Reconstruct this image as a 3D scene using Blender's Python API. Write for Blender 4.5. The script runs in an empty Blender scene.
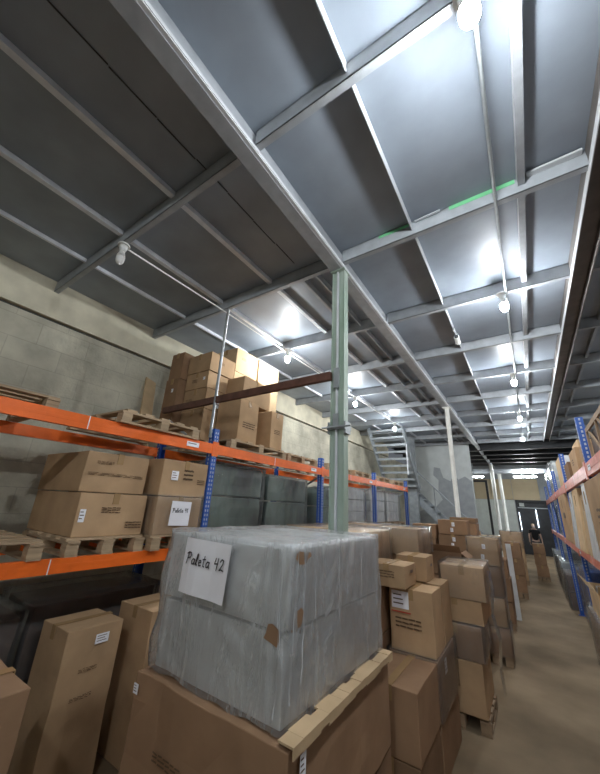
import bpy, bmesh, math, random
from mathutils import Vector, Matrix, noise
PI = math.pi
rnd = random.Random(7)
SC = bpy.context.scene
COL = SC.collection
H = 2.15            # camera height
ZB = 4.85           # underside of the ceiling beams
ZC = 5.02           # underside of the ceiling sheets

# ------------------------------------------------------------------ camera, world, exposure
cam = bpy.data.cameras.new('camera')
cam.sensor_fit = 'HORIZONTAL'; cam.sensor_width = 36.0; cam.lens = 322.5/600*36
cam.clip_start = 0.02; cam.clip_end = 200
camo = bpy.data.objects.new('camera', cam); COL.objects.link(camo)
rt = Vector((0.83122744, 0.55378135, 0.04885859)); dn = Vector((-0.15014944, 0.30825365, -0.93938003)); fw = Vector((-0.53527198, 0.77350236, 0.33937885))
camo.matrix_world = Matrix(((rt.x, -dn.x, -fw.x, 0), (rt.y, -dn.y, -fw.y, 0), (rt.z, -dn.z, -fw.z, H), (0, 0, 0, 1)))
SC.camera = camo
W = bpy.data.worlds.new('world'); SC.world = W; W.use_nodes = True
W.node_tree.nodes['Background'].inputs[0].default_value = (0.5, 0.55, 0.62, 1)
W.node_tree.nodes['Background'].inputs[1].default_value = 0.05
SC.view_settings.view_transform = 'Standard'; SC.view_settings.look = 'None'
SC.view_settings.gamma = 1.0; SC.view_settings.use_curve_mapping = False
SC.view_settings.exposure = 2.08
BULB = 210.0        # radiance of a lit bulb

# ------------------------------------------------------------------ materials
def nmat(name):
    m = bpy.data.materials.new(name); m.use_nodes = True
    nt = m.node_tree; return m, nt, nt.nodes['Principled BSDF']
def paint(name, col, rough=.5, var=.12, scale=6, bump=.0, metal=0, spec=.5, stretch=None, col2=None):
    m, nt, b = nmat(name); N = nt.nodes; L = nt.links
    tc = N.new('ShaderNodeTexCoord'); mp = N.new('ShaderNodeMapping'); L.new(tc.outputs['Object'], mp.inputs[0])
    if stretch: mp.inputs['Scale'].default_value = stretch
    n = N.new('ShaderNodeTexNoise'); n.inputs['Scale'].default_value = scale; n.inputs['Detail'].default_value = 6; L.new(mp.outputs[0], n.inputs['Vector'])
    r = N.new('ShaderNodeValToRGB'); r.color_ramp.elements[0].position = .3; r.color_ramp.elements[1].position = .7
    c2 = col2 or tuple(min(1, c*(1+var)) for c in col); c1 = tuple(c*(1-var) for c in col)
    r.color_ramp.elements[0].color = (*c1, 1); r.color_ramp.elements[1].color = (*c2, 1)
    L.new(n.outputs[0], r.inputs[0]); L.new(r.outputs[0], b.inputs['Base Color'])
    b.inputs['Roughness'].default_value = rough; b.inputs['Metallic'].default_value = metal
    b.inputs['Specular IOR Level'].default_value = spec
    if bump:
        bp = N.new('ShaderNodeBump'); bp.inputs['Strength'].default_value = bump; bp.inputs['Distance'].default_value = .02
        L.new(n.outputs[0], bp.inputs['Height']); L.new(bp.outputs[0], b.inputs['Normal'])
    return m
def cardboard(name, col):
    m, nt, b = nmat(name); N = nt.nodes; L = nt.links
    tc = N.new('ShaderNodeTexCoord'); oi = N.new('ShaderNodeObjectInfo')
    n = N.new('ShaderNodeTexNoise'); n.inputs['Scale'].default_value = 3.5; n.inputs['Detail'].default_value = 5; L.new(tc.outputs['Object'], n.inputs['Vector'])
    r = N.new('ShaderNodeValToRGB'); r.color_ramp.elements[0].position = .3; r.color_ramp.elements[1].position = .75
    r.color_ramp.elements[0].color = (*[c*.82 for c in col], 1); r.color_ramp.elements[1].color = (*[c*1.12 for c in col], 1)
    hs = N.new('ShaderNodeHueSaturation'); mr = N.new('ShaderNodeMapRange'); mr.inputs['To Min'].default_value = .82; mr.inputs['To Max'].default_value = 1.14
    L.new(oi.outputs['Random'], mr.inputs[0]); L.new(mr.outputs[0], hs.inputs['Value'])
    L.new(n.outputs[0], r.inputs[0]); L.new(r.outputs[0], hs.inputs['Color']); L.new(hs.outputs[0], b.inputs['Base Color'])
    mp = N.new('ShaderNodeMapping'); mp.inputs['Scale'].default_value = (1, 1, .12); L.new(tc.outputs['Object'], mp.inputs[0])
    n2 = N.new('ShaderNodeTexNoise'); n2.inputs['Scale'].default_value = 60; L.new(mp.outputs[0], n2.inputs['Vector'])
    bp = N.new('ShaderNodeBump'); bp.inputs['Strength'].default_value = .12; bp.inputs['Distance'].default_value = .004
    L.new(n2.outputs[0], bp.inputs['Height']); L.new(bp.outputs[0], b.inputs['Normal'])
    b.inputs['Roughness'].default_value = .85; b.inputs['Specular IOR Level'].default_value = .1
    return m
def film(name, haze=.16, tint=(.85, .9, .92), scale=7, lo=.5, rough=.11, dist=.03, ior=1.28):
    """clear stretch film: mostly see-through, milky creases with painted glint lines, glossy everywhere"""
    m = bpy.data.materials.new(name); m.use_nodes = True; nt = m.node_tree; N = nt.nodes; L = nt.links
    N.remove(N['Principled BSDF']); out = N['Material Output']
    tc = N.new('ShaderNodeTexCoord'); mp = N.new('ShaderNodeMapping'); mp.inputs['Scale'].default_value = (1, 1, .22); mp.inputs['Rotation'].default_value = (.25, .12, 0); L.new(tc.outputs['Object'], mp.inputs[0])
    n = N.new('ShaderNodeTexNoise'); n.inputs['Scale'].default_value = scale; n.inputs['Detail'].default_value = 8; n.inputs['Roughness'].default_value = .65; n.inputs['Distortion'].default_value = .8; L.new(mp.outputs[0], n.inputs['Vector'])
    bp = N.new('ShaderNodeBump'); bp.inputs['Strength'].default_value = .8; bp.inputs['Distance'].default_value = dist; L.new(n.outputs[0], bp.inputs['Height'])
    r = N.new('ShaderNodeMapRange'); r.inputs['From Min'].default_value = lo; r.inputs['From Max'].default_value = lo+.25; r.inputs['To Min'].default_value = haze; r.inputs['To Max'].default_value = min(.75, haze*2.6); L.new(n.outputs[0], r.inputs[0])
    a1 = N.new('ShaderNodeMath'); a1.operation = 'SUBTRACT'; a1.inputs[1].default_value = .5; L.new(n.outputs[0], a1.inputs[0])
    a2 = N.new('ShaderNodeMath'); a2.operation = 'ABSOLUTE'; L.new(a1.outputs[0], a2.inputs[0])
    a3 = N.new('ShaderNodeMapRange'); a3.inputs['From Min'].default_value = .0; a3.inputs['From Max'].default_value = .010; a3.inputs['To Min'].default_value = min(.5, haze*2.2+.05); a3.inputs['To Max'].default_value = 0; L.new(a2.outputs[0], a3.inputs[0])  # thin white lines paint glints into the film
    a4 = N.new('ShaderNodeMath'); a4.operation = 'MAXIMUM'; L.new(a3.outputs[0], a4.inputs[0]); L.new(r.outputs[0], a4.inputs[1]); r = a4
    tr = N.new('ShaderNodeBsdfTransparent'); tr.inputs[0].default_value = (.97, .98, .98, 1)
    df = N.new('ShaderNodeBsdfDiffuse'); df.inputs[0].default_value = (*tint, 1); L.new(bp.outputs[0], df.inputs['Normal'])
    gl = N.new('ShaderNodeBsdfGlossy'); gl.inputs[0].default_value = (1, 1, 1, 1); gl.inputs['Roughness'].default_value = rough; L.new(bp.outputs[0], gl.inputs['Normal'])
    m1 = N.new('ShaderNodeMixShader'); L.new(r.outputs[0], m1.inputs[0]); L.new(tr.outputs[0], m1.inputs[1]); L.new(df.outputs[0], m1.inputs[2])
    fr = N.new('ShaderNodeFresnel'); fr.inputs['IOR'].default_value = ior; L.new(bp.outputs[0], fr.inputs['Normal'])
    m2 = N.new('ShaderNodeMixShader'); L.new(fr.outputs[0], m2.inputs[0]); L.new(m1.outputs[0], m2.inputs[1]); L.new(gl.outputs[0], m2.inputs[2])
    L.new(m2.outputs[0], out.inputs[0])
    return m
def emis(name, col, s):
    m, nt, b = nmat(name)
    b.inputs['Base Color'].default_value = (*col, 1); b.inputs['Emission Color'].default_value = (*col, 1); b.inputs['Emission Strength'].default_value = s
    return m
def blockwall(name, c1, c2, mort, bw=.62, rh=.31, axis='x', off=.02):
    m, nt, b = nmat(name); N = nt.nodes; L = nt.links
    tc = N.new('ShaderNodeTexCoord'); sp = N.new('ShaderNodeSeparateXYZ'); cb = N.new('ShaderNodeCombineXYZ'); L.new(tc.outputs['Object'], sp.inputs[0])
    L.new(sp.outputs['Y' if axis == 'x' else 'X'], cb.inputs[0]); L.new(sp.outputs['Z'], cb.inputs[1])
    br = N.new('ShaderNodeTexBrick'); br.inputs['Scale'].default_value = 1; br.inputs['Brick Width'].default_value = bw; br.inputs['Row Height'].default_value = rh
    br.inputs['Mortar Size'].default_value = .008; br.inputs['Mortar Smooth'].default_value = .6; br.inputs['Color1'].default_value = (*c1, 1); br.inputs['Color2'].default_value = (*c2, 1); br.inputs['Mortar'].default_value = (*mort, 1)
    L.new(cb.outputs[0], br.inputs['Vector'])
    n = N.new('ShaderNodeTexNoise'); n.inputs['Scale'].default_value = 2.2; n.inputs['Detail'].default_value = 8; L.new(tc.outputs['Object'], n.inputs['Vector'])
    mr = N.new('ShaderNodeMapRange'); mr.inputs['From Min'].default_value = .3; mr.inputs['From Max'].default_value = .7; mr.inputs['To Min'].default_value = .68; mr.inputs['To Max'].default_value = 1.2; L.new(n.outputs[0], mr.inputs[0])
    hs = N.new('ShaderNodeHueSaturation'); L.new(mr.outputs[0], hs.inputs['Value']); L.new(br.outputs[0], hs.inputs['Color']); L.new(hs.outputs[0], b.inputs['Base Color'])
    bp = N.new('ShaderNodeBump'); bp.inputs['Strength'].default_value = .5; bp.inputs['Distance'].default_value = .02
    n3 = N.new('ShaderNodeTexNoise'); n3.inputs['Scale'].default_value = 18; n3.inputs['Detail'].default_value = 6; L.new(tc.outputs['Object'], n3.inputs['Vector'])
    L.new(n3.outputs[0], bp.inputs['Height']); L.new(bp.outputs[0], b.inputs['Normal'])
    b.inputs['Roughness'].default_value = .9; b.inputs['Specular IOR Level'].default_value = .2
    return m
M = dict(
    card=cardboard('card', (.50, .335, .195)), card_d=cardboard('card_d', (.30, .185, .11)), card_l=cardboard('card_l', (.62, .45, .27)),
    grey_box=paint('grey_box', (.78, .79, .79), .6, .08, 5), tape=paint('tape', (.40, .26, .13), .25, .05), ink=paint('ink', (.12, .07, .035), .7),
    paper=paint('paper', (.93, .93, .97), .6, .03), pen=paint('pen', (.015, .015, .02), .5), red=paint('red', (.45, .05, .03), .5),
    orange=paint('orange', (.95, .17, .02), .38, .08, 9), red_beam=paint('red_beam', (.72, .17, .10), .4, .15, 12, col2=(.85, .32, .24)),
    blue=paint('blue', (.025, .10, .42), .4, .1, 8), hole=paint('hole', (.45, .5, .55), .6), galv=paint('galv', (.36, .39, .40), .4, .12, 14, metal=.3),
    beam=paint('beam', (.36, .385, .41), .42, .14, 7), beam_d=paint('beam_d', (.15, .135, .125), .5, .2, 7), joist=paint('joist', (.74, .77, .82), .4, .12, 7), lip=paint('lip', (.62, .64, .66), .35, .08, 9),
    sheet=paint('sheet', (.275, .315, .365), .42, .16, 1.6, bump=.35), black=paint('black', (.03, .032, .036), .6, .3, 3),
    rust=paint('rust', (.11, .05, .035), .6, .3, 9), green=paint('green', (.27, .38, .29), .45, .14, 6, stretch=(1, 1, .3), col2=(.40, .47, .41)), green_hi=paint('green_hi', (.20, .62, .30), .45, .1, 9),
    white_post=paint('white_post', (.86, .87, .82), .5, .08, 5), floor=paint('floor', (.26, .195, .125), .8, .28, 1.1, bump=.12, spec=.08),
    concrete=paint('concrete', (.62, .58, .45), .9, .18, 2.5, bump=.3, spec=.2), block=blockwall('block', (.55, .525, .42), (.50, .475, .38), (.44, .415, .335)),
    plaster=paint('plaster', (.56, .59, .58), .85, .08, 3, spec=.2), plaster_d=paint('plaster_d', (.34, .36, .37), .85, .1, 5, spec=.2),
    wood=paint('wood', (.44, .32, .20), .75, .2, 10, stretch=(1, .2, 4)), wood_d=paint('wood_d', (.30, .21, .13), .8, .2, 10),
    film=film('film', .05, scale=9, lo=.56), film_m=film('film_m', .06, scale=8, lo=.56), film_p=film('film_p', .22, (.88, .90, .90), 4.5, .52, .13, .045, 1.45), film_w=film('film_w', .62, (.86, .88, .9), 5, .4),
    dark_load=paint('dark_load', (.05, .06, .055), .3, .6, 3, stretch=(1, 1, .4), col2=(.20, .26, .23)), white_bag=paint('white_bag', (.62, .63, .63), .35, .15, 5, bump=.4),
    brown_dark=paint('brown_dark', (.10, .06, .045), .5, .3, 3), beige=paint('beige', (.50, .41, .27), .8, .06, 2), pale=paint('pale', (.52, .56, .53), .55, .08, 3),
    socket=paint('socket', (.75, .76, .74), .4, .03), bulb=emis('bulb', (.93, .97, 1.0), BULB), bulb_off=paint('bulb_off', (.72, .72, .70), .25, .03), tube=emis('tube', (.93, .98, 1.0), 22),
    day=emis('day', (.75, .88, 1.0), 1.2), skin=paint('skin', (.62, .42, .33), .5, .05), blackcloth=paint('blackcloth', (.015, .015, .018), .85, .2), hair=paint('hair', (.42, .30, .17), .6, .15, 30),
    plastic_blue=paint('plastic_blue', (.06, .13, .38), .35), cream=paint('cream', (.7, .66, .55), .5), stair=paint('stair', (.30, .33, .35), .45, .15, 8),
)

# ------------------------------------------------------------------ builders
class MB:
    def __init__(s): s.bm = bmesh.new(); s.mats = []
    def mi(s, mat):
        if mat not in s.mats: s.mats.append(mat)
        return s.mats.index(mat)
    def hexa(s, P, mat):
        v = [s.bm.verts.new(p) for p in P]; k = s.mi(mat)
        for f in ((0, 3, 2, 1), (4, 5, 6, 7), (0, 1, 5, 4), (1, 2, 6, 5), (2, 3, 7, 6), (3, 0, 4, 7)):
            s.bm.faces.new([v[i] for i in f]).material_index = k
    def box(s, x0, x1, y0, y1, z0, z1, mat):
        s.hexa([(x0, y0, z0), (x1, y0, z0), (x1, y1, z0), (x0, y1, z0), (x0, y0, z1), (x1, y0, z1), (x1, y1, z1), (x0, y1, z1)], mat); return s
    def bar(s, p, q, w, h, mat, up=(0, 0, 1)):
        p, q = Vector(p), Vector(q); d = (q-p).normalized(); u = Vector(up)
        if abs(d.dot(u)) > .98: u = Vector((0, 1, 0))
        a = d.cross(u).normalized()*w/2; b = a.cross(d).normalized()*h/2
        s.hexa([p-a-b, p+a-b, q+a-b, q-a-b, p-a+b, p+a+b, q+a+b, q-a+b], mat); return s
    def tube(s, pts, r, mat, n=10):
        pts = [Vector(p) for p in pts]; k = s.mi(mat); rings = []
        rs = r if isinstance(r, (list, tuple)) else [r]*len(pts)
        for i, p in enumerate(pts):
            d = (pts[min(i+1, len(pts)-1)]-pts[max(i-1, 0)]).normalized()
            u = Vector((0, 0, 1)) if abs(d.z) < .9 else Vector((1, 0, 0))
            a = d.cross(u).normalized(); b = d.cross(a).normalized()
            rings.append([s.bm.verts.new(p+(a*math.cos(t*2*PI/n)+b*math.sin(t*2*PI/n))*rs[i]) for t in range(n)])
        for A, B in zip(rings, rings[1:]):
            for t in range(n):
                f = s.bm.faces.new((A[t], A[(t+1) % n], B[(t+1) % n], B[t])); f.material_index = k; f.smooth = True
        s.bm.faces.new(rings[0]).material_index = k; s.bm.faces.new(rings[-1][::-1]).material_index = k
        return s
    def quad(s, P, mat):
        s.bm.faces.new([s.bm.verts.new(p) for p in P]).material_index = s.mi(mat); return s
    def grid(s, sx, sy, sz, n, mat, fn=None, faces='tbnsew', smooth=False, step=None):
        """closed (or open) box of gridded faces, base centred on the origin"""
        k = s.mi(mat); cache = {}
        nx = max(1, int(sx/n)); ny = max(1, int(sy/n)); nz = max(1, int(sz/n))
        def V(i, j, l):
            key = (i, j, l)
            if key not in cache:
                p = Vector((-sx/2+sx*i/nx, -sy/2+sy*j/ny, sz*l/nz))
                if fn: p = fn(p)
                cache[key] = s.bm.verts.new(p)
            return cache[key]
        def F(a, b, c, d):
            f = s.bm.faces.new((a, b, c, d)); f.material_index = k; f.smooth = smooth
        for i in range(nx):
            for j in range(ny):
                if 't' in faces: F(V(i, j, nz), V(i+1, j, nz), V(i+1, j+1, nz), V(i, j+1, nz))
                if 'b' in faces: F(V(i, j, 0), V(i, j+1, 0), V(i+1, j+1, 0), V(i+1, j, 0))
        for i in range(nx):
            for l in range(nz):
                if 's' in faces: F(V(i, 0, l), V(i+1, 0, l), V(i+1, 0, l+1), V(i, 0, l+1))
                if 'n' in faces: F(V(i, ny, l), V(i, ny, l+1), V(i+1, ny, l+1), V(i+1, ny, l))
        for j in range(ny):
            for l in range(nz):
                if 'e' in faces: F(V(nx, j, l), V(nx, j+1, l), V(nx, j+1, l+1), V(nx, j, l+1))
                if 'w' in faces: F(V(0, j, l), V(0, j, l+1), V(0, j+1, l+1), V(0, j+1, l))
        return s
    def build(s, name, parent=None, bevel=0, loc=None, kind=None, label=None):
        me = bpy.data.meshes.new(name); s.bm.normal_update(); s.bm.to_mesh(me); s.bm.free()
        for m in s.mats: me.materials.append(M[m])
        o = bpy.data.objects.new(name, me); COL.objects.link(o)
        if parent: o.parent = parent
        if loc: o.location = loc
        if kind: o['kind'] = kind
        if label: o['label'] = label
        if bevel:
            b = o.modifiers.new('bevel', 'BEVEL'); b.width = bevel; b.segments = 2; b.limit_method = 'ANGLE'; b.angle_limit = .7
        return o
def thing(name, label, cat, loc=(0, 0, 0), rz=0, group=None):
    o = bpy.data.objects.new(name, None); COL.objects.link(o); o.location = loc; o.rotation_euler = (0, 0, rz)
    o.empty_display_size = .1; o['label'] = label; o['category'] = cat
    if group: o['group'] = group
    return o
def tag(o, label, cat, group=None, kind=None):
    o['label'] = label; o['category'] = cat
    if group: o['group'] = group
    if kind: o['kind'] = kind
    return o
def face_frame(face, sx, sy):
    """origin, u axis, v axis, normal of a side face of a carton whose base is centred on its origin"""
    z = Vector((0, 0, 1))
    return {'s': (Vector((0, -sy/2, 0)), Vector((1, 0, 0)), z, Vector((0, -1, 0))), 'e': (Vector((sx/2, 0, 0)), Vector((0, 1, 0)), z, Vector((1, 0, 0))),
            'w': (Vector((-sx/2, 0, 0)), Vector((0, -1, 0)), z, Vector((-1, 0, 0))), 'n': (Vector((0, sy/2, 0)), Vector((-1, 0, 0)), z, Vector((0, 1, 0)))}[face]
def fquad(mb, fr, u0, u1, v0, v1, mat, off=.004, tilt=0):
    o, U, V, N = fr; uc, vc = (u0+u1)/2, (v0+v1)/2; P = []
    for u, v in ((u0, v0), (u1, v0), (u1, v1), (u0, v1)):
        du, dv = u-uc, v-vc
        P.append(o+U*(uc+du*math.cos(tilt)-dv*math.sin(tilt))+V*(vc+du*math.sin(tilt)+dv*math.cos(tilt))+N*off)
    mb.quad(P, mat)
def fstroke(mb, fr, pts, w, mat, off=.006):
    o, U, V, N = fr
    for (a, b), (c, d) in zip(pts, pts[1:]):
        L = math.hypot(c-a, d-b) or 1e-6; nx, ny = -(d-b)/L*w/2, (c-a)/L*w/2; ex, ey = (c-a)/L*w*.3, (d-b)/L*w*.3
        mb.quad([o+U*(x)+V*(y)+N*off for x, y in ((a-ex-nx, b-ey-ny), (c+ex-nx, d+ey-ny), (c+ex+nx, d+ey+ny), (a-ex+nx, b-ey+ny))], mat)
GL = {  # hand-written letters as strokes, unit height 1
    'P': (.62, [[(.1, 0), (.16, .5), (.2, 1.0)], [(.0, .86), (.2, 1.02), (.5, 1.0), (.62, .8), (.5, .58), (.18, .5)]]),
    'a': (.48, [[(.42, .46), (.2, .52), (.05, .3), (.12, .05), (.3, .06), (.42, .3), (.44, .5)], [(.42, .4), (.4, .12), (.5, .02)]]),
    'l': (.26, [[(.02, .1), (.2, .6), (.2, 1.0), (.1, .95), (.06, .4), (.12, .04), (.26, .06)]]),
    'e': (.42, [[(.02, .25), (.34, .34), (.3, .5), (.12, .48), (.04, .22), (.14, .03), (.4, .08)]]),
    't': (.36, [[(.2, .92), (.15, .4), (.17, .06), (.32, .05)], [(.0, .62), (.36, .68)]]),
    ' ': (.35, []),
    '4': (.55, [[(.14, .98), (.04, .5), (.46, .56)], [(.44, 1.0), (.38, .0)]]),
    '2': (.58, [[(.05, .75), (.2, .98), (.42, .9), (.4, .6), (.08, .05), (.28, .14), (.58, .06)]]),
    '1': (.3, [[(.02, .75), (.2, 1.0), (.18, .0)]])}
def handwrite(mb, fr, text, u, v, h, w=.006, slant=.0):
    for ch in text:
        adv, st = GL[ch]
        for s in st: fstroke(mb, fr, [(u+(x+slant*y)*h, v+y*h) for x, y in s], w, 'pen')
        u += (adv+.12)*h
def marks(mb, fr, u, v, w, h, seed, mat='ink'):
    """a smudged block of print: a few uneven strokes"""
    r = random.Random(seed); n = 3
    for i in range(n):
        y = v+h*(i+.5)/n; x = u
        while x < u+w:
            l = r.uniform(.2, .5)*w*.5
            fstroke(mb, fr, [(x, y), (min(u+w, x+l), y+r.uniform(-.004, .004))], h/n*.42, mat, .003); x += l+w*.06

def carton(label, x0, x1, y0, y1, z0, z1, rz=0, mat='card', group=None, labels=(), prints=(), tape='y', wrap=None, damage=.004, name='cardboard_carton', cat='carton', holes=(), open_top=False, sheet=None, seam=False, topsheet=None):
    sx, sy, sz = x1-x0, y1-y0, z1-z0
    t = thing(name, label, cat, ((x0+x1)/2, (y0+y1)/2, z0), rz, group)
    sd = Vector((x0*3.1, y0*2.7, z0*4.3))
    near = math.hypot(x0, y0) < 5
    def fn(p):
        n = noise.noise_vector(p*3.2+sd)*damage*1.6+noise.noise_vector(p*11+sd)*damage*.6
        k = Vector(n); k.z *= .4
        if p.z < 1e-4: k.z = 0
        q = Vector((p.x*(1-3*damage/sx), p.y*(1-3*damage/sy), p.z*(1-1.6*damage/sz)))
        return q+k
    b = MB()
    if open_top:
        w = .008
        b.box(-sx/2, sx/2, -sy/2, sy/2, 0, w, mat); b.box(-sx/2, -sx/2+w, -sy/2, sy/2, w, sz, mat); b.box(sx/2-w, sx/2, -sy/2, sy/2, w, sz, mat)
        b.box(-sx/2+w, sx/2-w, -sy/2, -sy/2+w, w, sz, mat); b.box(-sx/2+w, sx/2-w, sy/2-w, sy/2, w, sz, mat)
    else:
        b.grid(sx, sy, sz, .12 if near else .3, mat, fn)
    for (f, u, v, w, h) in prints: marks(b, face_frame(f, sx, sy), u, v, w, h, rnd.random(), 'ink')
    for (f, u, v) in holes:
        fr = face_frame(f, sx, sy); fquad(b, fr, u-.045, u+.045, v-.014, v+.014, 'brown_dark', .005)
    b.build('body', t, bevel=.006 if near else 0)
    if open_top:
        for k, (fr, ln) in enumerate((('s', sx), ('e', sy), ('n', sx), ('w', sy))):
            o, U, V, N = face_frame(fr, sx, sy); fb = MB(); hh = min(sx, sy)*.34; lean = (N*.6+Vector((0, 0, .6 if k in (0, 3) else -.5)))*hh
            p = [o+U*(-ln/2)+V*sz, o+U*(ln/2)+V*sz]; q = [x+lean for x in p]; nn = Vector((0, 0, .006))
            fb.hexa([p[0], p[1], q[1], q[0], p[0]+nn, p[1]+nn, q[1]+nn, q[0]+nn], mat); fb.build('flap', t)
    elif tape:
        tb = MB(); w = .03; o = .001; e = .004; g = min(.1, sz*.3)
        if tape == 'y':
            tb.box(-w, w, -sy/2-o, sy/2+o, sz-e, sz-.0005, 'tape'); tb.box(-w, w, -sy/2-o, -sy/2+e, sz-g, sz-e, 'tape'); tb.box(-w, w, sy/2-e, sy/2+o, sz-g, sz-e, 'tape')
        else:
            tb.box(-sx/2-o, sx/2+o, -w, w, sz-e, sz-.0005, 'tape'); tb.box(sx/2-e, sx/2+o, -w, w, sz-g, sz-e, 'tape'); tb.box(-sx/2-o, -sx/2+e, -w, w, sz-g, sz-e, 'tape')
        tb.build('packing_tape', t)
    for (f, u, v, w, h) in labels:
        lb = MB(); fr = face_frame(f, sx, sy); fquad(lb, fr, u-w/2, u+w/2, v-h/2, v+h/2, 'paper', .0025)
        r = random.Random(u*31+v)
        for i in range(3):
            y = v+h*(.28-.25*i); fstroke(lb, fr, [(u-w*.38, y), (u+w*r.uniform(0, .38), y)], h*.07, 'ink', .004)
        lb.build('shipping_label', t)
    if sheet:
        f, u, v, w, h, text, th, tu, tv = sheet; lb = MB(); fr = face_frame(f, sx, sy)
        fquad(lb, fr, u-w/2, u+w/2, v-h/2, v+h/2, 'paper', .02, -.03)
        if text: handwrite(lb, (fr[0]+fr[3]*.016, fr[1], fr[2], fr[3]), text, tu, tv, th, .011 if th > .05 else .007)
        lb.build('paper_sheet', t, label='white paper sheet with handwriting')
    if wrap:
        wb = MB(); e = .014
        def wf(p):
            q = Vector(p); a = noise.noise(Vector((p.x*14, p.y*14, p.z*2))+sd)*.008+noise.noise(p*5+sd)*.006
            if q.length > 0: q += Vector((p.x, p.y, 0)).normalized()*a
            if p.z > sz*.98: q.z += abs(noise.noise(p*6+sd))*.015
            return q
        wb.grid(sx+2*e, sy+2*e, sz+e, .05 if near else .15, wrap, wf, faces='tnsew', smooth=True)
        wb.build('plastic_wrap', t)
    return t

def pallet(label, x0, x1, y0, y1, z0, mat='wood', along='x', group='wooden pallets', rz=0, h=.14, nb=5):
    sx, sy = x1-x0, y1-y0; t = thing('wooden_pallet', label, 'pallet', ((x0+x1)/2, (y0+y1)/2, z0), rz, group)
    def B(u0, u1, v0, v1, a, b, nm):      # u runs along the deck boards
        m = MB(); 
        if along == 'x': m.box(u0, u1, v0, v1, a, b, mat)
        else: m.box(v0, v1, u0, u1, a, b, mat)
        m.build(nm, t)
    L, Wd = (sx, sy) if along == 'x' else (sy, sx)
    for i in range(nb):
        c = -Wd/2+Wd*(i+.5)/nb; B(-L/2, L/2, c-.055, c+.055, h-.02, h, 'deck_board')
    for u in (-L/2+.05, 0, L/2-.05):
        B(u-.05, u+.05, -Wd/2, Wd/2, h-.04, h-.0202, 'stringer_board')
        for v in (-Wd/2+.06, 0, Wd/2-.06): B(u-.05, u+.05, v-.05, v+.05, .0202, h-.0402, 'block')
        B(u-.05, u+.05, -Wd/2, Wd/2, 0, .02, 'bottom_board')
    return t

# ------------------------------------------------------------------ the setting
def S(mb, name, bevel=0, parent=None): return mb.build(name, parent, bevel=bevel, kind='structure')
XW = -5.3
S(MB().box(-5.6, 2.9, -9.2, 25.4, -.15, 0, 'floor'), 'floor')
S(MB().box(-5.6, XW, -9.2, 25.4, 0, 4.43, 'block'), 'wall_left')
S(MB().box(-5.6, XW+.06, -9.2, 15.3, 4.46, ZC, 'concrete').box(-5.6, XW-.03, -9.2, 15.3, 4.4, 4.46, 'black'), 'trim_1')  # black strip paints the shadow line into the wall groove
S(MB().box(2.6, 2.9, -9.2, 25.4, 0, 5.4, 'plaster_d'), 'wall_right')
S(MB().box(XW, 2.6, -9.2, -9.0, 0, ZC, 'block'), 'wall_back')
c = MB(); c.box(XW, 2.6, -9.0, 15.3, ZC, ZC+.05, 'sheet'); S(c, 'ceiling')
S(MB().box(-5.6, 2.6, 15.36, 25.4, ZC+.1, ZC+.2, 'black'), 'ceiling')  # gloom of the far hall is put into the black colour
YB = [-6.54, -4.99, -3.44, -1.89, -.34, 1.21, 2.77, 4.32, 5.88, 7.38, 8.93, 10.48, 12.03, 13.58, 15.13]
n = [2]
def trim(mb, bevel=0): o = S(mb, 'trim_%d' % n[0], bevel); n[0] += 1; return o
for i, y in enumerate(YB):                    # cross beams: web facing the camera, flange below
    c = MB()
    for (a, b) in ((XW, -1.60), (-1.40, .825), (1.005, 2.6)):
        c.box(a, b, y, y+.006, ZB, ZC, 'beam'); c.box(a, b, y, y+.06, ZB, ZB+.006, 'beam'); c.box(a, b, y, y+.05, ZC-.012, ZC-.002, 'beam')
    if i == 6:
        c.box(-.95, -.62, y-.004, y-.0005, ZC-.045, ZC-.01, 'green_hi'); c.box(-.22, .33, y-.004, y-.0005, ZC-.05, ZC-.005, 'green_hi')
        c.bar((-.55, y-.02, ZC-.03), (-.3, y-.03, ZC-.03), .02, .01, 'lip'); c.bar((.42, y-.02, ZC-.03), (.8, y-.03, ZC-.03), .05, .02, 'lip')
    trim(c)
# left main beam: broad channel with a bright lip on its aisle side
c = MB(); c.box(-1.565, -1.435, -8.9, 15.2, ZB-.05, ZB-.04, 'beam'); c.box(-1.565, -1.555, -8.9, 15.2, ZB-.04, ZC, 'beam'); c.box(-1.445, -1.435, -8.9, 15.2, ZB-.04, ZC, 'beam')
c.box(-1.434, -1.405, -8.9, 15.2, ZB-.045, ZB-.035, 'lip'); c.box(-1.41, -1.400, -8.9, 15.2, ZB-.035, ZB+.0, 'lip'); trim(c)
# right main beam: open channel, outer edge coloured pale for lamplight
c = MB(); c.box(.825, .835, -8.9, 15.2, ZB-.05, ZC, 'beam_d'); c.box(.995, 1.005, -8.9, 15.2, ZB-.05, ZC, 'beam_d'); c.box(.835, .995, -8.9, 15.2, ZB+.05, ZB+.06, 'beam_d')
c.box(.818, .8245, -8.9, 15.2, ZB-.055, ZB+.02, 'lip'); trim(c)
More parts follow.
